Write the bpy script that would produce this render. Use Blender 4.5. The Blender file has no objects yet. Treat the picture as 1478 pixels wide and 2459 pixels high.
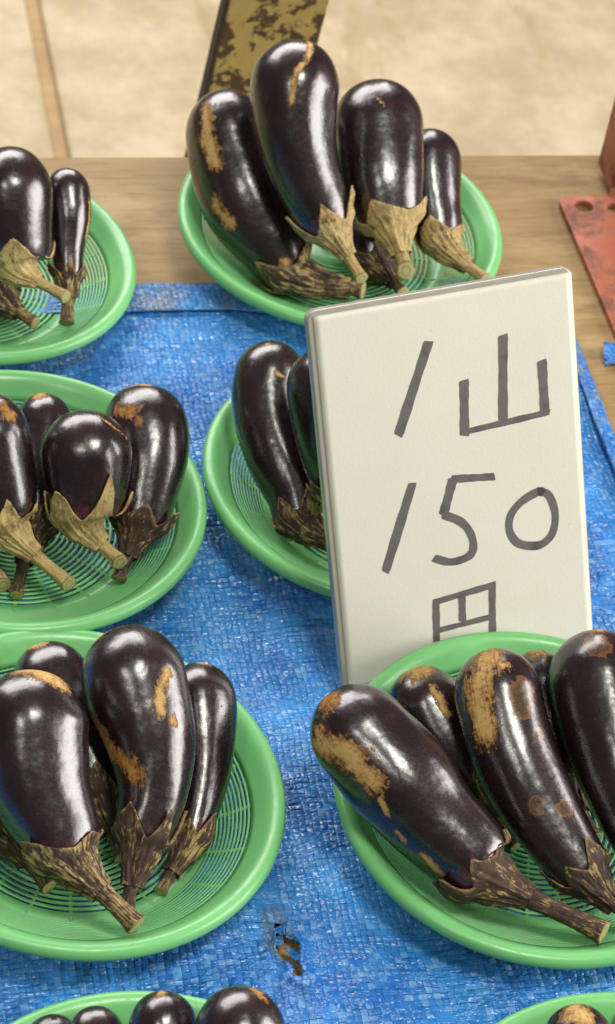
import bpy, math, random
import numpy as np
from mathutils import Vector, Matrix, Quaternion

# ------------------------------------------------------------------ camera, light, exposure
scene = bpy.context.scene
col = scene.collection
CAM_Z, PITCH, ROLL = 1.0756, math.radians(43.25), math.radians(10.18)
cam_data = bpy.data.cameras.new('camera')
cam = bpy.data.objects.new('camera', cam_data); col.objects.link(cam)
cam_data.sensor_fit = 'VERTICAL'; cam_data.sensor_height = 24.0
cam_data.lens = 24.0 * 5754.4 / 2459
cam_data.clip_start, cam_data.clip_end = 0.05, 60
fw = Vector((0, math.cos(PITCH), -math.sin(PITCH)))
up0 = Vector((0, math.sin(PITCH), math.cos(PITCH)))
rt = Vector((math.cos(ROLL), 0, 0)) + up0 * math.sin(ROLL)
cu = Vector((-math.sin(ROLL), 0, 0)) + up0 * math.cos(ROLL)
mw = Matrix((rt, cu, -fw)).transposed().to_4x4(); mw.translation = (0, 0, CAM_Z)
cam.matrix_world = mw
cam_data.dof.use_dof = True
cam_data.dof.focus_distance = 1.36
cam_data.dof.aperture_fstop = 10.0
scene.camera = cam
scene.render.resolution_x, scene.render.resolution_y = 615, 1024
scene.view_settings.view_transform = 'Standard'
scene.view_settings.look = 'None'
scene.view_settings.exposure = 0.0
scene.view_settings.gamma = 1.0

world = bpy.data.worlds.new('World'); scene.world = world; world.use_nodes = True
bg = world.node_tree.nodes['Background']
bg.inputs[0].default_value = (1.0, 0.92, 0.80, 1); bg.inputs[1].default_value = 0.10

def lamp(name, loc, target, size, power, color, shape='RECTANGLE', size_y=None):
    l = bpy.data.lights.new(name, 'AREA'); l.shape = shape; l.size = size
    if size_y: l.size_y = size_y
    l.energy = power; l.color = color
    o = bpy.data.objects.new(name, l); col.objects.link(o)
    o.location = loc
    o.rotation_euler = (Vector(target) - Vector(loc)).to_track_quat('-Z', 'Y').to_euler()
    return o
# the open sides of the market stall (behind and to the right) and its overhead lamps
lamp('open_side_behind', (-1.5, 4.0, 2.2), (-0.1, 1.2, 0), 4.2, 215, (1.0, 0.95, 0.93), size_y=2.0)
lamp('open_side_right', (2.6, 1.15, 1.0), (0, 1.1, 0.05), 2.0, 105, (1.0, 0.95, 0.91), size_y=1.5)
lamp('overhead_lamp', (0.45, 0.35, 2.5), (0, 1.2, 0), 0.62, 37, (1.0, 0.99, 0.88), size_y=0.62)
lamp('overhead_lamp_left', (-0.75, -0.5, 2.3), (0, 1.2, 0), 0.40, 12, (1.0, 0.99, 0.89), size_y=0.4)

# ------------------------------------------------------------------ helpers
YAW = math.radians(17.8)                     # the table stands turned to the camera
U = np.array([math.cos(YAW), math.sin(YAW), 0]); V = np.array([-math.sin(YAW), math.cos(YAW), 0])
def uvz(u, v, z): return u * U + v * V + np.array([0, 0, z])

def mesh_obj(name, verts, faces, mat, parent=None, smooth=True, loc=None, rotz=0.0):
    me = bpy.data.meshes.new(name)
    me.from_pydata([tuple(map(float, p)) for p in verts], [], faces)
    me.update()
    if smooth: me.polygons.foreach_set('use_smooth', [True] * len(me.polygons))
    o = bpy.data.objects.new(name, me); col.objects.link(o)
    if mat: me.materials.append(mat)
    if parent: o.parent = parent
    if loc is not None: o.location = loc
    o.rotation_euler.z = rotz
    return o
def empty(name, loc, rotz=0.0):
    o = bpy.data.objects.new(name, None); col.objects.link(o); o.location = loc
    o.rotation_euler.z = rotz; o.empty_display_size = 0.02
    return o
def tag(o, label=None, cat=None, group=None, kind=None):
    if label: o['label'] = label
    if cat: o['category'] = cat
    if group: o['group'] = group
    if kind: o['kind'] = kind
    return o
def grid_faces(nr, nc, closed=True, off=0, flip=False):
    f = []
    m = nc if closed else nc - 1
    for i in range(nr - 1):
        for j in range(m):
            a, b = off + i * nc + j, off + i * nc + (j + 1) % nc
            c, d = off + (i + 1) * nc + (j + 1) % nc, off + (i + 1) * nc + j
            f.append((a, d, c, b) if flip else (a, b, c, d))
    return f
def lathe(profile, seg, closed=False):
    """closed=True: the profile is a closed loop (a solid ring)"""
    vs, fs = [], []
    n = len(profile)
    for (r, z) in profile:
        for j in range(seg):
            a = 2 * math.pi * j / seg; vs.append((r * math.cos(a), r * math.sin(a), z))
    m = n if closed else n - 1
    for i in range(m):
        k = (i + 1) % n
        for j in range(seg):
            l = (j + 1) % seg
            fs.append((i * seg + j, i * seg + l, k * seg + l, k * seg + j))
    return vs, fs
def box_vf(x0, x1, y0, y1, z0, z1, off=0):
    v = [(x, y, z) for z in (z0, z1) for y in (y0, y1) for x in (x0, x1)]
    f = [(0, 2, 3, 1), (4, 5, 7, 6), (0, 1, 5, 4), (2, 6, 7, 3), (0, 4, 6, 2), (1, 3, 7, 5)]
    return v, [tuple(off + i for i in q) for q in f]
def rounded_prism(pts, z0, z1):
    n = len(pts)
    v = [(x, y, z0) for x, y in pts] + [(x, y, z1) for x, y in pts]
    f = [tuple(range(n - 1, -1, -1)), tuple(range(n, 2 * n))]
    f += [(i, (i + 1) % n, n + (i + 1) % n, n + i) for i in range(n)]
    return v, f
def round_rect(x0, x1, y0, y1, r, k=6):
    out = []
    for cx, cy, a0 in ((x1 - r, y1 - r, 0), (x0 + r, y1 - r, 90), (x0 + r, y0 + r, 180), (x1 - r, y0 + r, 270)):
        for i in range(k + 1):
            a = math.radians(a0 + 90 * i / k); out.append((cx + r * math.cos(a), cy + r * math.sin(a)))
    return out
def bevel(o, w, seg=2):
    m = o.modifiers.new('bevel', 'BEVEL'); m.width = w; m.segments = seg; m.limit_method = 'ANGLE'
    return o

def vnoise(x, y, seed):
    """smooth value noise in [-1, 1] on numpy arrays"""
    xi, yi = np.floor(x).astype(np.int64), np.floor(y).astype(np.int64)
    fx, fy = x - xi, y - yi
    fx = fx * fx * fx * (fx * (fx * 6 - 15) + 10); fy = fy * fy * fy * (fy * (fy * 6 - 15) + 10)
    def h(a, b):
        s = np.sin(a * 127.1 + b * 311.7 + seed * 74.7) * 43758.5453
        return (s - np.floor(s)) * 2 - 1
    return (h(xi, yi) * (1 - fx) + h(xi + 1, yi) * fx) * (1 - fy) + (h(xi, yi + 1) * (1 - fx) + h(xi + 1, yi + 1) * fx) * fy

# ------------------------------------------------------------------ materials
class NT:
    def __init__(s, name):
        s.m = bpy.data.materials.new(name); s.m.use_nodes = True
        s.t = s.m.node_tree; s.b = s.t.nodes['Principled BSDF']
    def n(s, typ, **kw):
        o = s.t.nodes.new(typ)
        for k, v in kw.items(): setattr(o, k, v)
        return o
    def l(s, a, b): s.t.links.new(a, b)
    def val(s, sock, v):
        if isinstance(v, bpy.types.NodeSocket): s.l(v, sock)
        else: sock.default_value = v
    def noise(s, vec, scale, detail=3, rough=0.55, dist=0.0):
        o = s.n('ShaderNodeTexNoise'); o.inputs['Scale'].default_value = scale
        o.inputs['Detail'].default_value = detail; o.inputs['Roughness'].default_value = rough
        o.inputs['Distortion'].default_value = dist
        if vec is not None: s.l(vec, o.inputs['Vector'])
        return o.outputs['Fac']
    def math(s, op, a, b=0.0, c=None, clamp=False):
        o = s.n('ShaderNodeMath', operation=op); o.use_clamp = clamp
        s.val(o.inputs[0], a); s.val(o.inputs[1], b)
        if c is not None: s.val(o.inputs[2], c)
        return o.outputs[0]
    def step(s, x, lo, hi, a=0.0, b=1.0):
        o = s.n('ShaderNodeMapRange', interpolation_type='SMOOTHSTEP')
        s.val(o.inputs[0], x); o.inputs[1].default_value = lo; o.inputs[2].default_value = hi
        o.inputs[3].default_value = a; o.inputs[4].default_value = b
        return o.outputs[0]
    def mix(s, f, a, b, blend='MIX'):
        o = s.n('ShaderNodeMix', data_type='RGBA', blend_type=blend)
        s.val(o.inputs[0], f)
        for k, v in ((6, a), (7, b)):
            if isinstance(v, bpy.types.NodeSocket): s.l(v, o.inputs[k])
            else: o.inputs[k].default_value = (*v, 1)
        return o.outputs[2]
    def fmix(s, f, a, b):
        o = s.n('ShaderNodeMix', data_type='FLOAT'); s.val(o.inputs[0], f); s.val(o.inputs[2], a); s.val(o.inputs[3], b)
        return o.outputs[0]
    def attr(s, name, vec=False):
        o = s.n('ShaderNodeAttribute', attribute_name=name)
        return o.outputs['Vector'] if vec else o.outputs['Fac']
    def obj(s): return s.n('ShaderNodeTexCoord').outputs['Object']
    def mapping(s, vec, scale=(1, 1, 1), rot=(0, 0, 0), loc=(0, 0, 0)):
        o = s.n('ShaderNodeMapping'); s.l(vec, o.inputs[0])
        o.inputs['Scale'].default_value = scale; o.inputs['Rotation'].default_value = rot; o.inputs['Location'].default_value = loc
        return o.outputs[0]
    def bump(s, h, strength, dist=0.001, normal=None):
        o = s.n('ShaderNodeBump'); s.val(o.inputs['Strength'], strength); o.inputs['Distance'].default_value = dist
        s.l(h, o.inputs['Height'])
        if normal is not None: s.l(normal, o.inputs['Normal'])
        return o.outputs[0]
    def set(s, **kw):
        names = dict(color='Base Color', rough='Roughness', spec='Specular IOR Level', coat='Coat Weight', coat_rough='Coat Roughness',
                     normal='Normal', metal='Metallic', sss='Subsurface Weight', trans='Transmission Weight', ior='IOR', alpha='Alpha', sheen='Sheen Weight')
        for k, v in kw.items():
            i = s.b.inputs[names[k]]
            if isinstance(v, bpy.types.NodeSocket): s.l(v, i)
            elif isinstance(v, tuple): i.default_value = (*v, 1)
            else: i.default_value = v
        return s.m

def mat_skin():
    t = NT('eggplant_skin'); ob = t.obj()
    scar, ring, neck, cyl, rust = t.attr('scar'), t.attr('spot'), t.attr('neck'), t.attr('cyl', True), t.attr('rust')
    n1 = t.noise(ob, 60, 3); n2 = t.noise(ob, 1100, 3, 0.7); n3 = t.noise(cyl, 5, 4, 0.65)
    base = t.mix(t.step(n1, 0.35, 0.7), (0.0095, 0.0038, 0.0060), (0.021, 0.0080, 0.0115))
    nk = t.math('ADD', neck, t.math('MULTIPLY', t.math('SUBTRACT', n3, 0.5), 1.6))
    base = t.mix(t.math('MULTIPLY', t.step(nk, 0.80, 1.25), 0.8), base, (0.10, 0.014, 0.032))
    # corky tan scars: frayed along the skin, cracked across it
    fine = t.noise(ob, 330, 5, 0.75); big = t.noise(ob, 95, 5, 0.7)
    crack = t.noise(t.mapping(cyl, (2.2, 2.2, 26.0)), 1.0, 4, 0.7, 0.6)
    streak = t.noise(t.mapping(cyl, (14, 14, 3.0)), 1.0, 4, 0.7)
    fr = t.math('ADD', scar, t.math('MULTIPLY', t.math('SUBTRACT', big, 0.5), 1.9))
    fr = t.math('ADD', fr, t.math('MULTIPLY', t.math('SUBTRACT', fine, 0.5), 1.7))
    fr = t.math('ADD', fr, t.math('MULTIPLY', t.math('SUBTRACT', streak, 0.5), 1.5))
    sm = t.step(fr, 0.27, 0.36)
    halo = t.math('MULTIPLY', t.step(fr, -0.05, 0.30), t.step(scar, -0.2, 0.2))
    tan = t.mix(t.step(t.math('ADD', fr, t.math('MULTIPLY', t.math('SUBTRACT', crack, 0.5), 0.8)), 0.25, 1.0), (0.20, 0.088, 0.020), (0.52, 0.335, 0.125))
    tan = t.mix(t.step(rust, 0.2, 0.9), tan, t.mix(t.step(fr, 0.3, 1.0), (0.13, 0.045, 0.009), (0.36, 0.17, 0.040)))
    tan = t.mix(t.math('MULTIPLY', t.step(crack, 0.55, 0.68), 0.65), tan, (0.15, 0.075, 0.022))
    base = t.mix(t.math('MULTIPLY', halo, 0.5), base, (0.075, 0.028, 0.010))
    base = t.mix(sm, base, tan)
    # round brown spots with an orange edge
    rg = t.math('ADD', ring, t.math('MULTIPLY', t.math('SUBTRACT', t.noise(ob, 150, 4, 0.65), 0.5), 1.5))
    edge = t.math('MULTIPLY', t.step(rg, 0.05, 0.12), t.step(rg, 0.45, 0.20))
    base = t.mix(t.step(rg, 0.05, 0.14), base, t.mix(n2, (0.040, 0.018, 0.006), (0.075, 0.036, 0.012)))
    base = t.mix(edge, base, (0.14, 0.050, 0.009))
    # pale pores
    vo = t.n('ShaderNodeTexVoronoi'); vo.inputs['Scale'].default_value = 240; t.l(ob, vo.inputs['Vector'])
    pores = t.math('MULTIPLY', t.step(vo.outputs['Distance'], 0.10, 0.03), t.step(t.noise(ob, 90, 2), 0.52, 0.62))
    base = t.mix(t.math('MULTIPLY', pores, 0.5), base, (0.25, 0.16, 0.11))
    scr = t.math('MULTIPLY', t.step(t.noise(t.mapping(cyl, (30, 30, 2.5), rot=(0.5, 0.3, 0)), 1.0, 2, 0.5, 1.5), 0.66, 0.72), t.step(big, 0.5, 0.62))
    base = t.mix(t.math('MULTIPLY', scr, 0.45), base, (0.16, 0.09, 0.05))
    rough = t.fmix(t.step(n2, 0.3, 0.7), 0.21, 0.31)
    rough = t.fmix(t.step(n3, 0.52, 0.75), rough, 0.36)
    rough = t.fmix(sm, rough, 0.72)
    h = t.math('ADD', t.math('MULTIPLY', n2, 0.08), t.math('MULTIPLY', t.noise(t.mapping(cyl, (3, 3, 1.6)), 1.0, 2), 0.9))
    h = t.math('ADD', h, t.math('MULTIPLY', sm, t.math('ADD', 0.25, t.math('MULTIPLY', crack, 0.6))))
    return t.set(color=base, rough=rough, spec=t.fmix(sm, 0.85, 0.3), normal=t.bump(h, 0.26, 0.0012, t.bump(t.noise(ob, 42, 3, 0.5), 0.22, 0.006)), coat=t.fmix(sm, 0.45, 0.0), coat_rough=0.22)

def mat_calyx(name, dark, seed):
    t = NT(name); ob = t.obj(); cyl = t.attr('cyl', True)
    mp = t.mapping(cyl, (1, 1, 0.35), loc=(seed * 3.1, seed * 1.7, 0))
    st = t.noise(mp, 6.5, 6, 0.72, 0.4); bl = t.noise(ob, 95, 4, 0.65)
    f = t.math('ADD', t.math('MULTIPLY', st, 0.65), t.math('MULTIPLY', bl, 0.35))
    m = t.step(f, 0.64 - 0.28 * dark, 0.72 - 0.28 * dark)
    tan = t.mix(t.noise(ob, 130, 4), (0.34 - 0.06 * dark, 0.225 - 0.04 * dark, 0.075), (0.68 - 0.12 * dark, 0.53 - 0.12 * dark, 0.25 - 0.08 * dark))
    tan = t.mix(t.math('MULTIPLY', t.step(bl, 0.48, 0.62), 0.6), tan, (0.25, 0.155, 0.070))
    tan = t.mix(t.step(t.noise(mp, 15, 5, 0.75), 0.55, 0.64), tan, (0.085, 0.045, 0.022))
    drk = t.mix(t.noise(ob, 260, 4), (0.030, 0.017, 0.014), (0.085, 0.050, 0.036))
    c = t.mix(m, tan, drk)
    lip = t.math('ADD', t.attr('lip'), t.math('MULTIPLY', t.math('SUBTRACT', bl, 0.5), 0.7))
    c = t.mix(t.math('MULTIPLY', t.step(lip, 0.93, 1.08), 0.7), c, tan)
    c = t.mix(t.step(t.noise(ob, 700, 3), 0.6, 0.72), c, (0.06, 0.03, 0.014))
    h = t.math('ADD', t.math('MULTIPLY', st, 1.0), t.math('MULTIPLY', t.noise(ob, 500, 4), 0.4))
    return t.set(color=c, rough=0.68, spec=0.35, normal=t.bump(h, 0.7, 0.0012))

def mat_cut():
    t = NT('cut_stem'); ob = t.obj()
    w = t.attr('rad')
    c = t.mix(t.noise(ob, 600, 4), (0.33, 0.27, 0.10), (0.50, 0.45, 0.20))
    c = t.mix(t.math('MULTIPLY', t.step(w, 0.35, 0.45), t.step(w, 0.62, 0.52)), c, (0.25, 0.27, 0.085))
    c = t.mix(t.step(w, 0.82, 0.95), c, (0.22, 0.16, 0.06))
    return t.set(color=c, rough=0.65, normal=t.bump(t.noise(ob, 900, 3), 0.5, 0.0006))

def mat_green():
    t = NT('green_plastic'); ob = t.obj()
    oi = t.n('ShaderNodeObjectInfo')
    n = t.noise(ob, 14, 4, 0.6)
    c = t.mix(n, (0.160, 0.455, 0.165), (0.190, 0.53, 0.200))
    c = t.mix(t.math('MULTIPLY', t.step(t.noise(ob, 45, 6, 0.75), 0.58, 0.78), 0.35), c, (0.17, 0.30, 0.11))
    scr = t.noise(t.mapping(ob, (300, 14, 14)), 1.0, 3)
    r = t.fmix(t.step(scr, 0.45, 0.7), 0.30, 0.44)
    m = t.set(color=c, rough=r, spec=0.5, sss=0.25, normal=t.bump(t.noise(ob, 420, 3), 0.12, 0.0006))
    t.b.inputs['Subsurface Radius'].default_value = (0.3, 1.0, 0.35); t.b.inputs['Subsurface Scale'].default_value = 0.004
    return m

def mat_tarp(name, worn=0.0):
    t = NT(name); ob = t.obj(); sx = t.n('ShaderNodeSeparateXYZ')
    wob = t.n('ShaderNodeTexNoise'); wob.inputs['Scale'].default_value = 22; wob.inputs['Detail'].default_value = 2; t.l(ob, wob.inputs['Vector'])
    va = t.n('ShaderNodeVectorMath', operation='SCALE'); t.l(wob.outputs['Color'], va.inputs[0]); va.inputs['Scale'].default_value = 0.006
    vb = t.n('ShaderNodeVectorMath', operation='ADD'); t.l(ob, vb.inputs[0]); t.l(va.outputs[0], vb.inputs[1])
    t.l(vb.outputs[0], sx.inputs[0]); P = 0.0040
    gx, gy = t.math('DIVIDE', sx.outputs[0], P), t.math('DIVIDE', sx.outputs[1], P)
    fx, fy = t.math('FRACT', gx), t.math('FRACT', gy); ix, iy = t.math('FLOOR', gx), t.math('FLOOR', gy)
    par = t.math('FLOORED_MODULO', t.math('ADD', ix, iy), 2.0)
    def hump(f): return t.math('SUBTRACT', 1.0, t.math('POWER', t.math('ABSOLUTE', t.math('SUBTRACT', t.math('MULTIPLY', f, 2.0), 1.0)), 2.6))
    hx, hy = hump(fx), hump(fy)
    # warp tape on top where par = 1: rounded across x, long along y
    hA = t.math('MULTIPLY', hx, t.math('ADD', 0.55, t.math('MULTIPLY', hy, 0.45)))
    hB = t.math('MULTIPLY', hy, t.math('ADD', 0.55, t.math('MULTIPLY', hx, 0.45)))
    weave = t.fmix(par, hA, hB)
    cb = t.n('ShaderNodeCombineXYZ'); t.l(ix, cb.inputs[0]); t.l(iy, cb.inputs[1]); t.l(par, cb.inputs[2])
    wn = t.n('ShaderNodeTexWhiteNoise', noise_dimensions='3D'); t.l(cb.outputs[0], wn.inputs['Vector'])
    cell = wn.outputs['Value']
    broad = t.noise(ob, 16, 5, 0.62); mid = t.noise(ob, 75, 4, 0.65)
    c = t.mix(t.step(broad, 0.3, 0.7), (0.011, 0.115, 0.45), (0.050, 0.300, 0.76))
    c = t.mix(t.math('MULTIPLY', cell, 0.25), c, (0.06, 0.28, 0.68))
    c = t.mix(t.math('MULTIPLY', t.step(t.math('MULTIPLY', cell, mid), 0.36, 0.52), 0.6), c, (0.16, 0.38, 0.70))
    gap = t.math('MULTIPLY', t.step(weave, 0.46, 0.06), t.step(t.noise(ob, 70, 3, 0.6), 0.42, 0.60))
    c = t.mix(t.math('MULTIPLY', gap, 0.9), c, (0.006, 0.035, 0.14))
    dirt = t.step(t.noise(ob, 38, 6, 0.75), 0.60 - worn * 0.22, 0.82 - worn * 0.22)
    c = t.mix(t.math('MULTIPLY', dirt, 0.30 + 0.4 * worn), c, (0.24, 0.25, 0.22))
    wa = t.attr('worn')
    c = t.mix(t.math('MULTIPLY', t.step(t.math('ADD', wa, t.math('MULTIPLY', t.math('SUBTRACT', mid, 0.5), 1.2)), 0.25, 0.6), 0.75), c, (0.10, 0.19, 0.33))
    rough = t.fmix(cell, 0.16, 0.32)
    h = t.math('ADD', t.math('MULTIPLY', weave, 0.6), t.math('MULTIPLY', cell, 0.15))
    rid = t.math('ABSOLUTE', t.math('SUBTRACT', t.noise(t.mapping(ob, (26, 85, 40)), 1.0, 4, 0.6, 0.8), 0.5))
    b0 = t.bump(t.math('POWER', t.math('SUBTRACT', 1.0, t.math('MULTIPLY', rid, 2.0)), 4.0), 0.40, 0.004)
    b1 = t.bump(t.noise(ob, 80, 2, 0.5), 0.50, 0.0032, b0)
    b2 = t.bump(h, 0.7, 0.0010, b1)
    jit = t.n('ShaderNodeVectorMath', operation='SUBTRACT'); t.l(wn.outputs['Color'], jit.inputs[0]); jit.inputs[1].default_value = (0.5, 0.5, 0.5)
    js = t.n('ShaderNodeVectorMath', operation='SCALE'); t.l(jit.outputs[0], js.inputs[0]); js.inputs['Scale'].default_value = 0.24
    ja = t.n('ShaderNodeVectorMath', operation='ADD'); t.l(b2, ja.inputs[0]); t.l(js.outputs[0], ja.inputs[1])
    jn = t.n('ShaderNodeVectorMath', operation='NORMALIZE'); t.l(ja.outputs[0], jn.inputs[0])
    return t.set(color=c, rough=rough, spec=0.62, normal=jn.outputs[0])

def mat_wood(name, c0, c1, c2, scale=1.0, pale=None):
    t = NT(name); ob = t.obj()
    g = t.noise(t.mapping(ob, (9 * scale, 80 * scale, 60)), 1.0, 7, 0.72, 1.2)
    f = t.noise(t.mapping(ob, (30 * scale, 520 * scale, 200)), 1.0, 3, 0.6)
    b = t.noise(ob, 6, 4, 0.6)
    c = t.mix(t.step(g, 0.32, 0.66), c0, c1)
    c = t.mix(t.math('MULTIPLY', t.step(f, 0.52, 0.75), 0.55), c, c2)
    c = t.mix(t.math('MULTIPLY', t.step(b, 0.45, 0.7), 0.45), c, tuple(x * 0.62 for x in c0))
    if pale:
        c = t.mix(t.math('MULTIPLY', t.step(t.noise(t.mapping(ob, (7, 12, 1), loc=(1.1, 0.2, 0)), 1.0, 5, 0.7), 0.47, 0.66), 0.7), c, pale)
    return t.set(color=c, rough=t.fmix(f, 0.48, 0.66), spec=0.35, normal=t.bump(t.math('ADD', g, f), 0.25, 0.0012))

def mat_floor():
    t = NT('pale_floor'); ob = t.obj()
    a = t.noise(ob, 7.0, 6, 0.72); b = t.noise(t.mapping(ob, (9, 2.5, 1)), 1.0, 6, 0.7, 0.6); d = t.noise(ob, 40, 5, 0.7)
    c = t.mix(t.step(a, 0.35, 0.7), (0.39, 0.31, 0.19), (0.55, 0.46, 0.31))
    c = t.mix(t.math('MULTIPLY', t.step(b, 0.52, 0.70), 0.6), c, (0.30, 0.205, 0.10))
    c = t.mix(t.math('MULTIPLY', t.step(d, 0.55, 0.75), 0.3), c, (0.45, 0.36, 0.22))
    return t.set(color=c, rough=0.7, spec=0.3, normal=t.bump(d, 0.3, 0.002))

def mat_paint(name, paint, paint2, rust, lo, hi, scale, rough=0.5):
    t = NT(name); ob = t.obj()
    n = t.noise(ob, scale, 7, 0.68, 0.3); d = t.noise(ob, scale * 6, 5, 0.75)
    m = t.step(t.math('ADD', n, t.math('MULTIPLY', t.math('SUBTRACT', d, 0.5), 0.25)), lo, hi)
    c = t.mix(t.noise(ob, scale * 2.2, 4), paint, paint2)
    c = t.mix(t.math('MULTIPLY', t.step(d, 0.55, 0.72), 0.4), c, tuple(0.5 * x for x in paint))
    c = t.mix(m, c, t.mix(d, rust, tuple(2.2 * x for x in rust)))
    h = t.math('ADD', t.math('MULTIPLY', m, -0.8), t.math('MULTIPLY', d, 0.5))
    return t.set(color=c, rough=t.fmix(m, rough, 0.8), spec=0.4, normal=t.bump(h, 0.5, 0.0015))

def mat_card():
    t = NT('cream_card'); ob = t.obj()
    c = t.mix(t.noise(ob, 18, 5, 0.65), (0.60, 0.585, 0.505), (0.68, 0.665, 0.585))
    c = t.mix(t.math('MULTIPLY', t.step(t.noise(ob, 55, 6, 0.75), 0.60, 0.82), 0.35), c, (0.50, 0.45, 0.33))
    c = t.mix(t.step(t.noise(ob, 330, 2), 0.765, 0.79), c, (0.25, 0.17, 0.10))
    edge = t.attr('edge')
    c = t.mix(t.math('MULTIPLY', t.step(t.math('ADD', edge, t.math('MULTIPLY', t.math('SUBTRACT', t.noise(ob, 40, 4), 0.5), 1.2)), 0.5, 1.1), 0.6), c, (0.60, 0.50, 0.27))
    return t.set(color=c, rough=0.42, spec=0.4, normal=t.bump(t.noise(ob, 480, 3), 0.18, 0.0006), coat=0.25, coat_rough=0.25)
def mat_sleeve():
    t = NT('grey_clear_sleeve'); ob = t.obj()
    c = t.mix(t.noise(ob, 60, 4), (0.27, 0.26, 0.22), (0.40, 0.385, 0.33))
    return t.set(color=c, rough=0.25, spec=0.5, coat=0.4, coat_rough=0.1)
def mat_ink():
    t = NT('marker_ink'); ob = t.obj()
    c = t.mix(t.noise(ob, 260, 4, 0.7), (0.095, 0.084, 0.088), (0.155, 0.138, 0.138))
    c = t.mix(t.step(t.noise(ob, 90, 3), 0.5, 0.75), c, (0.075, 0.066, 0.074))
    return t.set(color=c, rough=0.5, spec=0.35)
def mat_flat(name, c, rough=0.7):
    t = NT(name); n = t.noise(t.obj(), 80, 4)
    return t.set(color=t.mix(n, tuple(0.7 * x for x in c), tuple(1.3 * x for x in c)), rough=rough)

M = dict(skin=mat_skin(), cut=mat_cut(), green=mat_green(), tarp=mat_tarp('blue_woven_tarp'), hem=mat_tarp('blue_tarp_hem', 0.75),
         wood=mat_wood('table_wood', (0.235, 0.145, 0.052), (0.345, 0.228, 0.092), (0.165, 0.095, 0.030), pale=(0.44, 0.315, 0.155)),
         batten=mat_wood('batten_wood', (0.38, 0.25, 0.11), (0.50, 0.35, 0.17), (0.28, 0.17, 0.07)),
         floor=mat_floor(), red=mat_paint('red_paint', (0.30, 0.060, 0.022), (0.38, 0.14, 0.08), (0.085, 0.040, 0.028), 0.47, 0.66, 26, 0.45),
         yellow=mat_paint('yellow_paint', (0.33, 0.24, 0.070), (0.43, 0.335, 0.12), (0.045, 0.028, 0.012), 0.50, 0.54, 44, 0.55),
         card=mat_card(), sleeve=mat_sleeve(), ink=mat_ink(), dark=mat_flat('shaded_post_side', (0.03, 0.02, 0.015)))  # dark: shade on the yellow post's side face, put into the colour
CAL = [mat_calyx('calyx_tan', 0.12, 1), mat_calyx('calyx_mottled', 0.45, 2), mat_calyx('calyx_brown', 0.72, 3), mat_calyx('calyx_dark', 0.84, 4)]

# ------------------------------------------------------------------ floor (well below the table)
FLOOR_Z = -0.72
v, f = box_vf(-8, 8, -8, 8, -0.05, 0.0)
floor = tag(mesh_obj('floor', v, f, M['batten'], smooth=False, loc=(0, 0, FLOOR_Z), rotz=YAW), kind='structure')
for (u0, u1) in ((-8.0, 0.378), (0.398, 8.0)):
    pv, pf = box_vf(u0, u1, -8, 8, 0.001, 0.012)
    bevel(mesh_obj('floor_sheet', pv, pf, M['floor'], floor, smooth=False), 0.004)

# ------------------------------------------------------------------ table
TT = -0.0095
table = tag(empty('stall_table', uvz(0.3, 1.0, FLOOR_Z), YAW), 'plain brown wooden stall table under the blue tarp', 'table')
def tbox(name, u0, u1, v0, v1, z0, z1, mat=M['wood'], bw=0.003):
    a, b = box_vf(u0 - 0.3, u1 - 0.3, v0 - 1.0, v1 - 1.0, z0 - FLOOR_Z, z1 - FLOOR_Z)
    return bevel(mesh_obj(name, a, b, mat, table, smooth=False), bw)
tbox('tabletop', -0.75, 1.35, 0.42, 1.4955, TT - 0.028, TT)
tbox('apron', -0.68, 1.28, 1.40, 1.422, TT - 0.11, TT - 0.030)
tbox('apron', -0.68, 1.28, 0.488, 0.51, TT - 0.11, TT - 0.030)
for uu in (-0.68, 1.22):
    for vv in (0.51, 1.34): tbox('leg', uu, uu + 0.06, vv, vv + 0.06, FLOOR_Z + 0.013, TT - 0.030)

# ------------------------------------------------------------------ tarp
U0, U1, V0, V1 = -0.62, 0.5810, 0.45, 1.3265
hu, hv = 0.2735, 0.7480                       # a tear between the two nearest baskets: finer cells round it
au = np.unique(np.r_[np.arange(U0, U1, 0.003), U1, np.arange(hu - 0.026, hu + 0.022, 0.0006)])
av = np.unique(np.r_[np.arange(V0, V1, 0.003), V1, np.arange(hv - 0.030, hv + 0.042, 0.0006)])
au = au[np.r_[True, np.diff(au) > 0.0004]]; av = av[np.r_[True, np.diff(av) > 0.0004]]; au[-1], av[-1] = U1, V1
nu, nv = len(au), len(av)
gu, gv = np.meshgrid(au, av)
def tarp_z(u, v):
    z = 0.0036 * vnoise(u * 8, v * 8, 1) + 0.0026 * vnoise(u * 21, v * 19, 2) + 0.0008 * vnoise(u * 60, v * 55, 3)
    wx = u + 0.02 * vnoise(u * 14, v * 14, 4)
    mid = np.exp(-(((u - 0.314) / 0.09) ** 2 + ((v - 0.913) / 0.06) ** 2))
    # creases running across the sheet, most of them between the two big baskets
    cr = 1 - np.abs(vnoise(wx * 6, v * 38 + 2.5 * vnoise(u * 10, v * 10, 9), 5))
    z = z + (0.0015 * np.clip(vnoise(u * 8, v * 7, 8) + 0.55, 0, 1) + 0.0034 * mid) * np.clip((cr - 0.70) / 0.30, 0, 1) ** 2
    cr3 = 1 - np.abs(vnoise(wx * 9 + 5, v * 95 + 2.0 * vnoise(u * 16, v * 16, 19), 15))
    z = z - 0.0026 * mid * np.clip((cr3 - 0.70) / 0.30, 0, 1) ** 2
    cr2 = 1 - np.abs(vnoise(wx * 36, v * 9, 6))
    z = z + 0.0010 * np.clip((cr2 - 0.76) / 0.24, 0, 1) ** 2 * np.clip(vnoise(u * 9, v * 9, 7) + 0.2, 0, 1)
    return z
gz = tarp_z(gu, gv)
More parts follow.
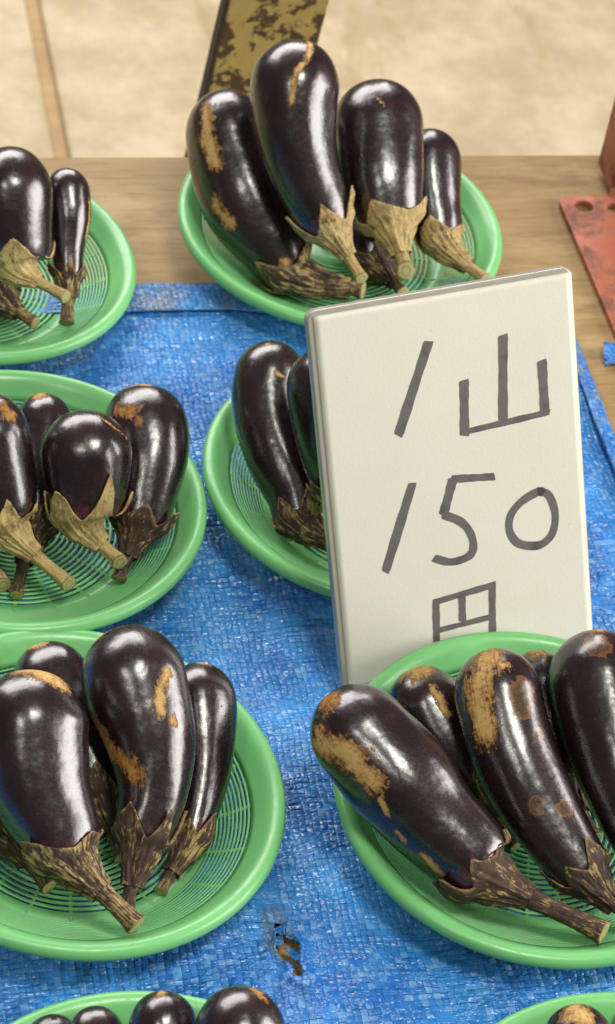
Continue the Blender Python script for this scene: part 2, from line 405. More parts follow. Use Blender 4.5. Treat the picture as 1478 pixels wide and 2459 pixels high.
def hole_d(u, v):
    a = math.radians(-81)
    x, y = (u - hu) * math.cos(a) + (v - hv) * math.sin(a), -(u - hu) * math.sin(a) + (v - hv) * math.cos(a)
    y = y + 0.0016 * vnoise(u * 230, v * 230, 31) + 0.0008 * vnoise(u * 600, v * 600, 32)
    return np.hypot(x / 0.0190, y / (0.0056 + 0.0018 * np.cos(x / 0.0175 * 5.5)))
hd = hole_d(gu, gv)
worn = np.clip(1.25 - np.hypot((gu - 0.2700) / 0.0115, (gv - 0.7600) / 0.022), -1, 1)
near = np.exp(-(((gu - 0.272) / 0.016) ** 2 + ((gv - 0.752) / 0.030) ** 2))
gz = gz + np.where(hd > 1, 0.0030 * np.exp(-((hd - 1.0) / 0.6) ** 2), 0.002) * (0.6 + 0.7 * vnoise(gu * 120, gv * 120, 33))
gz = gz - near * 0.0016 * np.clip((1 - np.abs(vnoise(gu * 150, gv * 80, 36)) - 0.7) / 0.3, 0, 1) + near * 0.0009 * vnoise(gu * 260, gv * 200, 37)
gz = np.where(gz < -0.003, -0.003 + 0.3 * (gz + 0.003), gz); gz = np.maximum(gz, -0.0048)
# ragged outer edge
gv2 = gv + (gv > V1 - 0.001) * 0.0012 * vnoise(gu * 60, gv * 0, 11)
gu2 = gu + (gu > U1 - 0.001) * 0.0014 * vnoise(gv * 55, gu * 0, 12)
tv = np.stack([gu2.ravel(), gv2.ravel(), gz.ravel()], 1)
hole = (hd < 1.0)
tf = []
for i in range(nv - 1):
    for j in range(nu - 1):
        if not (hole[i, j] and hole[i + 1, j] and hole[i, j + 1] and hole[i + 1, j + 1]):
            tf.append((i * nu + j, i * nu + j + 1, (i + 1) * nu + j + 1, (i + 1) * nu + j))
TARP_Z = -0.0035
tarp = empty('blue_tarp', (0, 0, TARP_Z), YAW)
tag(tarp, 'blue woven plastic tarp spread under the baskets, torn near the front', 'tarp')
sheet = mesh_obj('sheet', tv, tf, M['tarp'], tarp)
at_ = sheet.data.attributes.new('worn', 'FLOAT', 'POINT'); at_.data.foreach_set('value', worn.ravel().astype(np.float32))
def hem(path, inward, w, n, seed, label):
    """turned-over hem: a flattened roll lying on the sheet's edge"""
    (a0, b0), (a1, b1) = path; vs, fs = [], []
    prof = [(0.0008, -0.0006), (-0.0006, 0.0012), (0.0012, 0.0030), (0.25 * w, 0.0034), (0.6 * w, 0.0036), (w - 0.0016, 0.0040), (w, 0.0028), (w - 0.001, 0.0012)]
    for i in range(n):
        t = i / (n - 1); uu, vv = a0 + (a1 - a0) * t, b0 + (b1 - b0) * t
        base = float(tarp_z(np.array(uu), np.array(vv)))
        jw = 1 + 0.10 * float(vnoise(np.array(t * 14), np.array(0.3), seed))
        lift = 0.0014 * (1 + float(vnoise(np.array(t * 22), np.array(0.7), seed + 1)))
        for k, (d, h) in enumerate(prof):
            q = d * (jw if k > 2 else 1)
            vs.append((uu + inward[0] * q, vv + inward[1] * q, base * 0.5 + h + lift * (k / 7) + 0.0006 * float(vnoise(np.array(t * 60.0), np.array(k * 0.8), seed + 2))))
    fs = grid_faces(n, len(prof), closed=False)
    o = mesh_obj('hem', vs, fs, M['hem'], tarp); o['label'] = label
    return o
hem([(U0, V1 + 0.0012), (U1 - 0.004, V1 + 0.0012)], (0, -1), 0.034, 260, 41, 'faded turned-over hem along the far edge')
hem([(U1 + 0.0012, V0), (U1 + 0.0012, V1 - 0.034)], (-1, 0), 0.0115, 200, 51, 'turned-over hem along the right edge')

def flap(base, tip, w, lift, seed):
    vs = []
    b, t_ = np.array(base), np.array(tip); d = t_ - b; n = np.array([-d[1], d[0]]) / np.hypot(*d)
    for i in range(9):
        k = i / 8
        for j in range(7):
            x = (j / 6 - 0.5) * 2 * w * (1 - k) ** 0.7 * (1 + 0.2 * math.sin(seed + 5 * k))
            p = b + d * k + n * x
            vs.append((p[0], p[1], 0.0016 + lift * k ** 1.3 + 0.0008 * math.sin(seed + j + 3 * k)))
    o = mesh_obj('torn_flap', vs, grid_faces(9, 7, closed=False), M['tarp'], tarp)
    m = o.modifiers.new('thick', 'SOLIDIFY'); m.thickness = 0.0005
flap((0.2790, 0.7470), (0.2752, 0.7385), 0.0062, 0.0040, 1)
flap((0.2665, 0.7560), (0.2705, 0.7490), 0.0064, 0.0048, 4)
flap((0.2700, 0.7640), (0.2732, 0.7565), 0.0050, 0.0030, 7)
# second scrap of tarp on the bare wood at the right
sv, sf = [], []
for i in range(14):
    for j in range(10):
        a, b = 0.6010 + 0.05 * i / 13, 1.2340 + 0.0195 * j / 9
        a += 0.0008 * math.sin(j * 0.9 + 1) * (i == 0) - 0.0030 * (1 - j / 9) * (1 - i / 13)
        sv.append((a - 0.62, b - 1.24 + 0.001 * math.sin(i * 0.8), 0.0012 + 0.003 * abs(math.sin(i * 0.35 + j * 0.25)) + 0.004 * (j / 9) * (1 - i / 13)))
scrap = mesh_obj('tarp_scrap', sv, grid_faces(14, 10, closed=False), M['tarp'], loc=uvz(0.62, 1.24, TT + 0.0005), rotz=YAW)
sm = scrap.modifiers.new('thick', 'SOLIDIFY'); sm.thickness = 0.0008
tag(scrap, 'small blue tarp scrap on bare wood at the right edge of the photo', 'tarp scrap')

# ------------------------------------------------------------------ baskets
def make_basket():
    SEG = 128
    parts = {}
    rim = [(0.1012, 0.0212), (0.1036, 0.0238), (0.1060, 0.0266), (0.1082, 0.0293), (0.1100, 0.0313), (0.1118, 0.0328), (0.1138, 0.0337), (0.1158, 0.0340), (0.1178, 0.0334), (0.1192, 0.0320),
           (0.1199, 0.0301), (0.1200, 0.0284), (0.1197, 0.0270), (0.1190, 0.0262), (0.1180, 0.0264), (0.1176, 0.0290), (0.1160, 0.0312), (0.1140, 0.0316), (0.1120, 0.0306), (0.1100, 0.0290), (0.1076, 0.0262), (0.1052, 0.0232), (0.1030, 0.0206)]
    parts['rim'] = lathe(rim, SEG, True)
    vs, fs = [], []
    def add(vf):
        off = len(vs); vs.extend(vf[0]); fs.extend([tuple(off + i for i in q) for q in vf[1]])
    n = 11
    for i in range(n):                                   # rings up the sloping side
        t = (i + 0.35) / n
        r = 0.0790 + (0.1016 - 0.0790) * t; z = 0.0066 + (0.0212 - 0.0066) * t ** 1.10
        a, b = 0.00105, 0.00085
        add(lathe([(r - 0.00070, z - 0.0002), (r - 0.0005, z + 0.0006), (r + 0.0006, z + 0.0008), (r + 0.0004, z - 0.0003)], 96, True))
    for i in range(14):                                  # rings of the floor
        r = 0.020 + 0.050 * (i + 0.5) / 14
        add(lathe([(r - 0.0010, 0.0040), (r - 0.0010, 0.0049), (r + 0.0010, 0.0049), (r + 0.0010, 0.0040)], 96, True))
    parts['ring_lattice'] = (vs, fs)
    vs, fs = [], []
    for k in range(20):                                  # radial ribs below the rings
        a = 2 * math.pi * (k + 0.5) / 20; ca, sa = math.cos(a), math.sin(a)
        path = [(0.018, 0.0037), (0.072, 0.0037), (0.0785, 0.0060), (0.0905, 0.0130), (0.1022, 0.0212)]
        off = len(vs)
        for (r, z) in path:
            for (w, h) in ((-0.0009, -0.0007), (0.0009, -0.0007), (0.0009, 0.0007), (-0.0009, 0.0007)):
                vs.append((r * ca - w * sa, r * sa + w * ca, z + h))
        fs += grid_faces(len(path), 4, True, off)
    parts['ribs'] = (vs, fs)
    base = [(0.0705, 0.0047), (0.0755, 0.0052), (0.0800, 0.0076), (0.0806, 0.0066), (0.0780, 0.0046), (0.0760, 0.0002), (0.0740, 0.0002), (0.0728, 0.0034), (0.0705, 0.0036)]
    parts['foot_ring'] = lathe(base, 96, True)
    disc = [(0.0003, 0.0050), (0.0205, 0.0050), (0.0210, 0.0044), (0.0205, 0.0036), (0.0003, 0.0036)]
    parts['centre_disc'] = lathe(disc, 48, True)
    return parts
BPARTS = make_basket(); BMESH = {}
def basket(x, y, tx, ty, label):
    e = empty('colander_basket', (x, y, 0.0))
    nrm = Vector((-math.radians(tx), -math.radians(ty), 1)).normalized()
    q = Vector((0, 0, 1)).rotation_difference(nrm)
    # keep the rim centre at 34 mm, the foot follows
    e.rotation_mode = 'QUATERNION'; e.rotation_quaternion = q @ Quaternion((0, 0, 1), random.random() * 6)
    e.location = Vector((x, y, 0.034)) - nrm * 0.034
    tag(e, label, 'basket', 'green colander baskets on the blue tarp')
    for nme, (vs, fs) in BPARTS.items():
        if nme not in BMESH:
            o = mesh_obj(nme, vs, fs, M['green'], e); BMESH[nme] = o.data
        else:
            o = bpy.data.objects.new(nme, BMESH[nme]); col.objects.link(o); o.parent = e
        if nme in ('ring_lattice', 'ribs'): o['kind'] = 'stuff'
    return e
random.seed(5)
BASKETS = [
    (-0.0133, 1.4218, -0.92, 1.3, 'green colander basket on the far bare wood, its front corner behind the price sign'),
    (-0.2663, 1.3102, -3.56, -2.19, "green colander basket at the left on the tarp's far hem, cut by the frame"),
    (-0.1811, 1.0789, -0.6, -0.55, 'green colander basket holding the eggplants with pale tan calyxes, middle of the left column'),
    (0.0458, 1.1615, 0.53, 0.6, 'green colander basket mostly hidden behind the price sign'),
    (-0.1007, 0.8595, -3.41, -2.04, 'green colander basket left of the tear in the tarp'),
    (0.1597, 0.9153, -0.67, 1.97, 'green colander basket standing in front of the foot of the price sign'),
    (-0.018, 0.6125, 0, 0, 'green colander basket nearest the camera at the bottom left, only its far rim showing'),
    (0.23, 0.6651, 0, 0, 'green colander basket at the bottom right corner, only its far rim showing'),
]
for a in BASKETS: basket(*a)

# ------------------------------------------------------------------ eggplants
# spine points from the blossom end to the cut stem: x, y, z, radius in millimetres; index of the calyx
EGGS = [
    ('1a', [(-113.2, 1457.3, 101.2, 0), (-102.9, 1429.4, 77.5, 30.9), (-82.8, 1398.7, 51.9, 32.3), (-58.6, 1376.6, 34.3, 26.2), (-34.7, 1360.1, 21.9, 16.7), (11, 1354.9, 23.7, 5.6)], 4),
    ('1b', [(-59.8, 1430.5, 171.3, 0), (-60.5, 1405.3, 141.8, 30.4), (-48.8, 1380.2, 112.2, 26.6), (-30.5, 1359.7, 87.9, 22), (-15.2, 1347.4, 73.1, 16.8), (8, 1330.8, 53, 4.4)], 4),
    ('1c', [(-5.6, 1459.9, 129, 0), (3, 1425, 106.9, 32.2), (12.5, 1393.7, 87.4, 29.1), (25.2, 1367.7, 71.7, 19.9), (37.8, 1343, 57, 5.5)], 3),
    ('1d', [(39.2, 1467.7, 91.8, 0), (45, 1439.8, 72.9, 22.3), (54.3, 1414.3, 55.8, 18), (64.4, 1396.4, 44.3, 15), (95.6, 1376.9, 35.7, 4.2)], 3),
    ('1e', [(-5, 1462.8, 45.9, 0), (5.6, 1425.6, 36.9, 27.4), (15.7, 1396.3, 30.5, 25.9), (25, 1377.9, 27.5, 16.5), (39.2, 1358.1, 26.2, 4.2)], 3),
    ('2a', [(-242.5, 1323, 116.4, 0), (-234.7, 1300, 89.6, 28.5), (-225.5, 1280.7, 67, 23.7), (-219, 1270.3, 54.8, 16.9), (-187.5, 1263.2, 45, 4)], 3),
    ('2b', [(-207.1, 1348, 88.3, 0), (-199.2, 1325.8, 68.2, 15.5), (-194.9, 1306.6, 50.8, 11.5), (-190.1, 1289.8, 35.5, 10.3), (-186.4, 1269.6, 17.1, 4.6)], 3),
    ('2c', [(-274.3, 1330.5, 51.8, 0), (-259.3, 1305.5, 37.3, 21.7), (-242.8, 1285.8, 26.7, 20.1), (-231.4, 1274.8, 21.3, 15.8), (-206.8, 1262.2, 18.3, 4.3)], 3),
    ('3a', [(-202.8, 1084.4, 105.8, 0), (-195.1, 1063.3, 81.7, 24), (-183.9, 1045.2, 61, 20.8), (-174.5, 1031.1, 44.8, 14.7), (-135.5, 1015.5, 25.9, 4.3)], 3),
    ('3b', [(-177.8, 1141.3, 61.2, 0), (-171.4, 1109.5, 48.1, 18.4), (-168.7, 1080, 36.1, 17.2), (-167.2, 1050.6, 24.3, 13.4), (-166.5, 1013.5, 9.8, 3.8)], 3),
    ('3c', [(-144.7, 1091.4, 100.4, 0), (-139.9, 1075.2, 79.2, 27.8), (-136.1, 1061.4, 61.2, 25), (-132.8, 1048.7, 44.8, 17.4), (-108.2, 1038.3, 29.2, 4.6)], 3),
    ('3d', [(-123.6, 1149.3, 73.5, 0), (-107.7, 1119, 58.5, 26.8), (-102.9, 1089.8, 43.1, 21.9), (-103.1, 1063.8, 29.4, 15.6), (-107.7, 1037.1, 15.8, 4.1)], 3),
    ('3e', [(-234.7, 1110.4, 60.5, 0), (-223.2, 1085.8, 46.1, 20.8), (-208.1, 1061.7, 32.6, 20.2), (-196.7, 1042, 21.6, 14.9), (-176.2, 1019.6, 10.4, 4.4)], 3),
    ('4a', [(-37.4, 1215.3, 76.6, 0), (-39, 1183.4, 58.4, 23.3), (-26.7, 1152.1, 41.3, 22.1), (-11.3, 1128.6, 29.6, 18.2), (0.5, 1109.4, 20, 15.4), (33.8, 1091.8, 18, 4)], 4),
    ('4b', [(-8.9, 1167.4, 118.8, 0), (-1.4, 1149.7, 92.4, 23.6), (10.6, 1131.5, 65.1, 21.6), (23.6, 1116.4, 42.1, 15.9), (42.2, 1105.2, 23.9, 4)], 3),
    ('5a', [(-128.6, 875.6, 99.4, 0), (-127.3, 852.1, 83.2, 31.2), (-116.7, 826.1, 65.7, 28.3), (-101.9, 807.1, 53.8, 22.4), (-88.9, 792.6, 45, 17.4), (-50.7, 768.5, 33.8, 5.3)], 4),
    ('5b', [(-88.6, 925.4, 93.6, 0), (-77.7, 898.6, 78, 29.5), (-63.2, 871.6, 62.8, 24.9), (-56.6, 848.1, 49.1, 19.3), (-58, 819.7, 32.4, 14.6), (-58.5, 790.9, 15.6, 4.1)], 4),
    ('5c', [(-48.1, 941.4, 54.5, 0), (-39.6, 912.9, 43.9, 21.5), (-31.9, 883, 32.9, 15.6), (-31.3, 854.8, 22.5, 11.2), (-33.2, 840.4, 17.3, 10.7), (-43.1, 812.7, 8.4, 3.4)], 4),
    ('5d', [(-141.7, 940.9, 45.5, 0), (-119.2, 910.9, 35.8, 22.7), (-96.8, 880, 25.9, 18.9), (-83.4, 856, 17.6, 12.9), (-68.5, 830.1, 8.9, 3.5)], 3),
    ('5e', [(-191.9, 860, 44.6, 0), (-172.3, 847.1, 38.2, 20.8), (-151.1, 832.4, 30.7, 19.5), (-130.3, 818.4, 23.8, 15.1), (-102.9, 798.4, 13.4, 4.1)], 3),
    ('6a', [(28.3, 909.3, 83.2, 0), (51.7, 894, 72.7, 27.4), (78, 877, 61.1, 29.7), (97.4, 862.6, 51, 26.4), (119.8, 849.7, 42.6, 23.5), (135.6, 840.3, 36.6, 19.3), (200.7, 821.6, 30.2, 5.7)], 5),
    ('6b', [(79, 971, 53.9, 0), (89.3, 953.1, 42.9, 24.8), (108.2, 933, 31.7, 22.3), (126.2, 914, 21.2, 15), (152.1, 889.7, 8.6, 3.8)], 3),
    ('6c', [(117.9, 959.3, 92.3, 0), (127.5, 932.9, 77.2, 25.4), (142.1, 905.2, 62, 24.9), (165.5, 876.2, 47.9, 20.5), (192.6, 849.7, 36.5, 15.3), (221.4, 829, 30.2, 4.1)], 4),
    ('6d', [(148.5, 999, 56.9, 0), (154.9, 978.3, 45.4, 21.7), (166.6, 950.9, 30.8, 19.6), (179.9, 928.2, 19.3, 13.4), (197.7, 905.9, 9.1, 3.6)], 3),
    ('6e', [(176.8, 984.3, 96.5, 0), (182.4, 956.6, 83.7, 28.2), (195.2, 921.6, 68.6, 26.5), (212.2, 887.3, 55, 20.6), (231.9, 855.8, 43.8, 15.3), (252.4, 830.9, 36.9, 4.1)], 4),
    ('7a', [(-62, 708.9, 40.8, 0), (-58.1, 692.8, 34.4, 14.8), (-50.5, 670.1, 25.8, 16.8), (-40.5, 647.9, 18, 12.5), (-30.4, 629.7, 12.2, 3.7)], 3),
    ('7b', [(-29.8, 705.3, 69.6, 0), (-25.1, 688.8, 58, 17.5), (-19.3, 666.1, 42, 18.7), (-13.8, 646.9, 28.5, 13.4), (-6, 631.3, 17.8, 3.7)], 3),
    ('7c', [(8.1, 700.3, 92.9, 0), (12.6, 680.3, 78.6, 23.8), (14.9, 655.9, 61.3, 22.4), (15.9, 633.2, 45.2, 15.2), (16.1, 613.8, 31.4, 3.6)], 3),
    ('7d', [(-76.9, 659.7, 96.5, 0), (-74.4, 652.6, 78, 14.1), (-67.1, 643.7, 53.8, 15.8), (-58, 635.8, 31.7, 11.3), (-44.7, 628.6, 9.3, 3.7)], 3),
    ('8a', [(179.8, 739.4, 73.4, 0), (184.3, 723.9, 60.5, 19.1), (190.7, 703.7, 43.6, 20.8), (197.5, 682, 25.6, 14.8), (205.7, 663.8, 10.5, 3.8)], 3),
    ('8b', [(219.8, 763.7, 62.7, 0), (224.1, 741.8, 50.3, 21.6), (228.9, 716.5, 36, 21), (230.5, 691.1, 21.6, 14.9), (229.4, 669.3, 9.4, 3.8)], 3),
]
CAMP = np.array([0, 0, CAM_Z])
# scars: strokes over (share of the length from the blossom end, sideways -1..1), width in mm
SCAR = {
    '1a': [([(0.14, -0.45), (0.28, -0.5), (0.38, -0.42)], 9), ([(0.54, -0.72), (0.64, -0.65)], 7), ([(0.93, -0.1)], 5)],
    '1b': [([(0.02, 0.3), (0.1, 0.2), (0.19, -0.02), (0.34, -0.06)], 3.2)],
    '1c': [([(0.22, 0.0), (0.28, 0.15)], 1.8), ([(0.25, 0.97), (0.7, 0.97)], 2.2)],
    '2b': [([(0.32, 0.93), (0.62, 0.95)], 3)],
    '2a': [([(0.1, 0.97), (0.3, 0.99)], 2)],
    '3a': [([(0.1, 0.45), (0.18, 0.55)], 6, 1)],
    '3b': [([(0.02, -0.3), (0.06, -0.2)], 7)],
    '3c': [([(0.05, 0.6), (0.25, 0.97)], 1.4)],
    '3d': [([(0.2, -0.45), (0.25, -0.12)], 7, 1), ([(0.33, -0.05)], 5, 1), ([(0.01, -0.3), (0.015, 0.4), (0.06, 0.6)], 4)],
    '4a': [([(0.22, 0.1), (0.25, 0.75)], 2.0), ([(0.06, -0.4)], 3)],
    '5a': [([(0.015, -0.7), (0.02, 0.0), (0.05, 0.75)], 7), ([(0.6, -0.9)], 3, 1)],
    '5b': [([(0.28, 0.62), (0.36, 0.42), (0.46, 0.32)], 4.4), ([(0.49, 0.55)], 4.5), ([(0.4, -0.95), (0.55, -0.9), (0.7, -0.45)], 7.5, 1), ([(0.0, -0.8), (0.06, -0.9)], 3)],
    '5c': [([(0.01, 0.2), (0.03, 0.5)], 4.5), ([(0.3, 0.6)], 1.5, 1)],
    '5d': [([(0.02, 0), (0.05, 0.3)], 6)],
    '6a': [([(0.01, -0.2), (0.03, 0.1)], 8, 1), ([(0.13, -0.8), (0.22, -0.5), (0.38, -0.42)], 12), ([(0.47, -0.52), (0.55, -0.62)], 2.6), ([(0.62, -0.72), (0.66, -0.74)], 2.2), ([(0.74, -0.72), (0.86, -0.78)], 3.4), ([(0.3, 0.0)], 2)],
    '6b': [([(0.02, -0.5), (0.05, 0.0), (0.04, 0.4)], 8), ([(0.22, 0.25), (0.45, 0.3)], 4)],
    '6c': [([(0.04, -0.15), (0.18, -0.5), (0.33, -0.52)], 12), ([(0.1, 0.2)], 5.5)],
    '6d': [([(0.02, 0)], 9)],
    '6e': [([(0.01, -0.4), (0.01, 0.2)], 6)],
    '7b': [([(0.01, 0)], 4)],
    '7c': [([(0.05, 0.75)], 5)],
    '8a': [([(0.02, -0.2), (0.06, 0.2)], 9)],
    '8b': [([(0.02, 0)], 5)],
}
SPOT = {'6c': [([(0.22, 0.5)], 10), ([(0.29, 0.38)], 7), ([(0.4, 0.62)], 4.5), ([(0.66, -0.15)], 6), ([(0.72, 0.5)], 6)], '6e': [([(0.11, 0.05)], 9)], '5e': [([(0.5, 0.2)], 4)]}
CALYX = {
    '1a': (2, 22, 0.8),
    '1b': (1, 24, 0.5, -0.628),
    '1c': (0, 12, 0.62, 0.3),
    '1d': (1, 16, 0.6),
    '1e': (3, 16, 0.5),
    '2a': (0, 24, 0.4, -0.7),
    '2b': (2, 10, 0.35),
    '2c': (2, 16, 0.5),
    '3a': (0, 22, 0.42, -0.5),
    '3b': (3, 16, 0.45),
    '3c': (0, 30, 0.5, 0.0),
    '3d': (3, 16, 0.5),
    '3e': (0, 18, 0.4),
    '4a': (2, 16, 0.55),
    '4b': (2, 16, 0.5),
    '5a': (2, 16, 0.45, 0.1),
    '5b': (3, 22, 0.62),
    '5c': (2, 18, 0.6),
    '5d': (3, 18, 0.5),
    '5e': (3, 18, 0.5),
    '6a': (3, 20, 0.36),
    '6b': (3, 16, 0.5),
    '6c': (3, 20, 0.5),
    '6d': (3, 16, 0.5),
    '6e': (3, 18, 0.5),
    '7a': (2, 18, 0.5),
    '7b': (2, 18, 0.5),
    '7c': (2, 18, 0.5),
    '7d': (2, 18, 0.5),
    '8a': (2, 18, 0.5),
    '8b': (2, 18, 0.5),
}
LABEL = {
    '1a': 'leftmost eggplant in the far basket, with two tan scars on its left',
    '1b': 'tallest eggplant in the far basket, with a narrow tan scar line',
    '1c': 'plump eggplant with tan calyx and cut stem facing front, in the far basket',
    '1d': 'slim rightmost eggplant in the far basket',
    '1e': 'eggplant buried lowest in the far basket, only its dark calyx showing',
    '2a': "large eggplant with curved tan stem in the basket on the tarp's far hem",
    '2b': "slim eggplant at the right in the basket on the tarp's far hem",
    '2c': "eggplant lying beneath the others in the basket on the tarp's far hem",
    '3a': 'eggplant at the left frame edge, speckled tan calyx, long stem, middle left basket',
    '3b': 'eggplant behind the short plump one in the middle left basket',
    '3c': 'short plump eggplant with a big pointed tan calyx',
    '3d': 'eggplant with a rusty orange patch, at the right in the middle left basket',
    '3e': 'eggplant at the left frame edge, pale stem only, middle left basket',
    '4a': 'eggplant with fine scratches, left of the price sign in the hidden basket',
    '4b': "eggplant cut off from view by the price sign's left edge",
    '5a': 'bulbous front eggplant with a thick brown stem, left of the torn tarp',
    '5b': 'tall eggplant with two tan scar patches, middle of the basket left of the torn tarp',
    '5c': 'slim rightmost eggplant in the basket left of the torn tarp',
    '5d': 'eggplant tucked behind and beneath the bulbous one, left of the torn tarp',
    '5e': 'eggplant at the left frame edge beside the bulbous one, dark calyx showing',
    '6a': 'long leaning eggplant with a streaky tan scar, leftmost before the price sign',
    '6b': 'eggplant with a tan blossom end, behind the long leaning one before the price sign',
    '6c': 'eggplant with a wide tan scar and several round brown spots',
    '6d': 'eggplant barely showing behind the spotted one, tan blossom end',
    '6e': 'dark eggplant at the right frame edge with one ring-shaped brown spot',
    '7a': 'small eggplant, second from left in the basket nearest the camera at bottom left',
    '7b': 'round-ended eggplant in the middle of the bottom left basket',
    '7c': 'largest eggplant in the bottom left basket, at its right',
    '7d': 'leftmost eggplant of the bottom left basket, only a sliver showing',
    '8a': 'eggplant with a tan blossom end in the bottom right corner basket',
    '8b': 'eggplant beside the tan-ended one in the bottom right corner basket',
}

def catmull(P, n):
    P = np.asarray(P, float); Q = np.vstack([2 * P[0] - P[1], P, 2 * P[-1] - P[-2]]); m = len(P) - 1
    t = np.linspace(0, m, n); i = np.minimum(t.astype(int), m - 1); f = (t - i)[:, None]
    a, b, c, d = Q[i], Q[i + 1], Q[i + 2], Q[i + 3]
    return 0.5 * (2 * b + (-a + c) * f + (2 * a - 5 * b + 4 * c - d) * f ** 2 + (-a + 3 * b - 3 * c + d) * f ** 3)

class Spine:
    def __init__(s, pts):
        s.P = catmull(pts, 240)
        s.s = np.r_[0, np.cumsum(np.linalg.norm(np.diff(s.P, axis=0), axis=1))]
        # smooth frames by carrying the viewer-facing direction along
        T = np.gradient(s.P, axis=0); T /= np.linalg.norm(T, axis=1)[:, None]
        e = CAMP - s.P[60]; E1 = []
        for t in T:
            e = e - t * (e @ t); e = e / np.linalg.norm(e); E1.append(e)
        s.T, s.E1 = T, np.array(E1); s.E2 = np.cross(s.E1, T)
    def at(s, x):
        x = np.asarray(x, float)
        g = lambda A: np.stack([np.interp(x, s.s, A[:, k]) for k in range(3)], -1)
        p = g(s.P)
        # straight on beyond either end
        p = p + np.minimum(x, 0)[..., None] * s.T[0] + np.maximum(x - s.s[-1], 0)[..., None] * s.T[-1]
        n = lambda A: A / np.linalg.norm(A, axis=-1, keepdims=True)
        return p, n(g(s.T)), n(g(s.E1)), n(g(s.E2))

def fattr(me, name, vals): me.attributes.new(name, 'FLOAT', 'POINT').data.foreach_set('value', np.asarray(vals, np.float32).ravel())
def vattr(me, name, vals): me.attributes.new(name, 'FLOAT_VECTOR', 'POINT').data.foreach_set('vector', np.asarray(vals, np.float32).ravel())

def strokes_field(strokes, S, TH, Rr, L):
    fld = np.full(S.shape, -1.0)
    for pts, w in strokes:
        w = w * 1e-3
        q = [(t * L, math.asin(max(-1, min(1, l)))) for t, l in pts]
        if len(q) == 1: q = q * 2
        for (s0, a0), (s1, a1) in zip(q[:-1], q[1:]):
            r = np.maximum(Rr, 0.006)
            dth = (TH - a0 + math.pi) % (2 * math.pi) - math.pi
            x, y = S - s0, dth * r
            bx, by = s1 - s0, (a1 - a0) * r
            k = np.clip((x * bx + y * by) / (bx * bx + by * by + 1e-12), 0, 1)
            d = np.hypot(x - k * bx, y - k * by)
            fld = np.maximum(fld, 1 - d / w)
    return fld

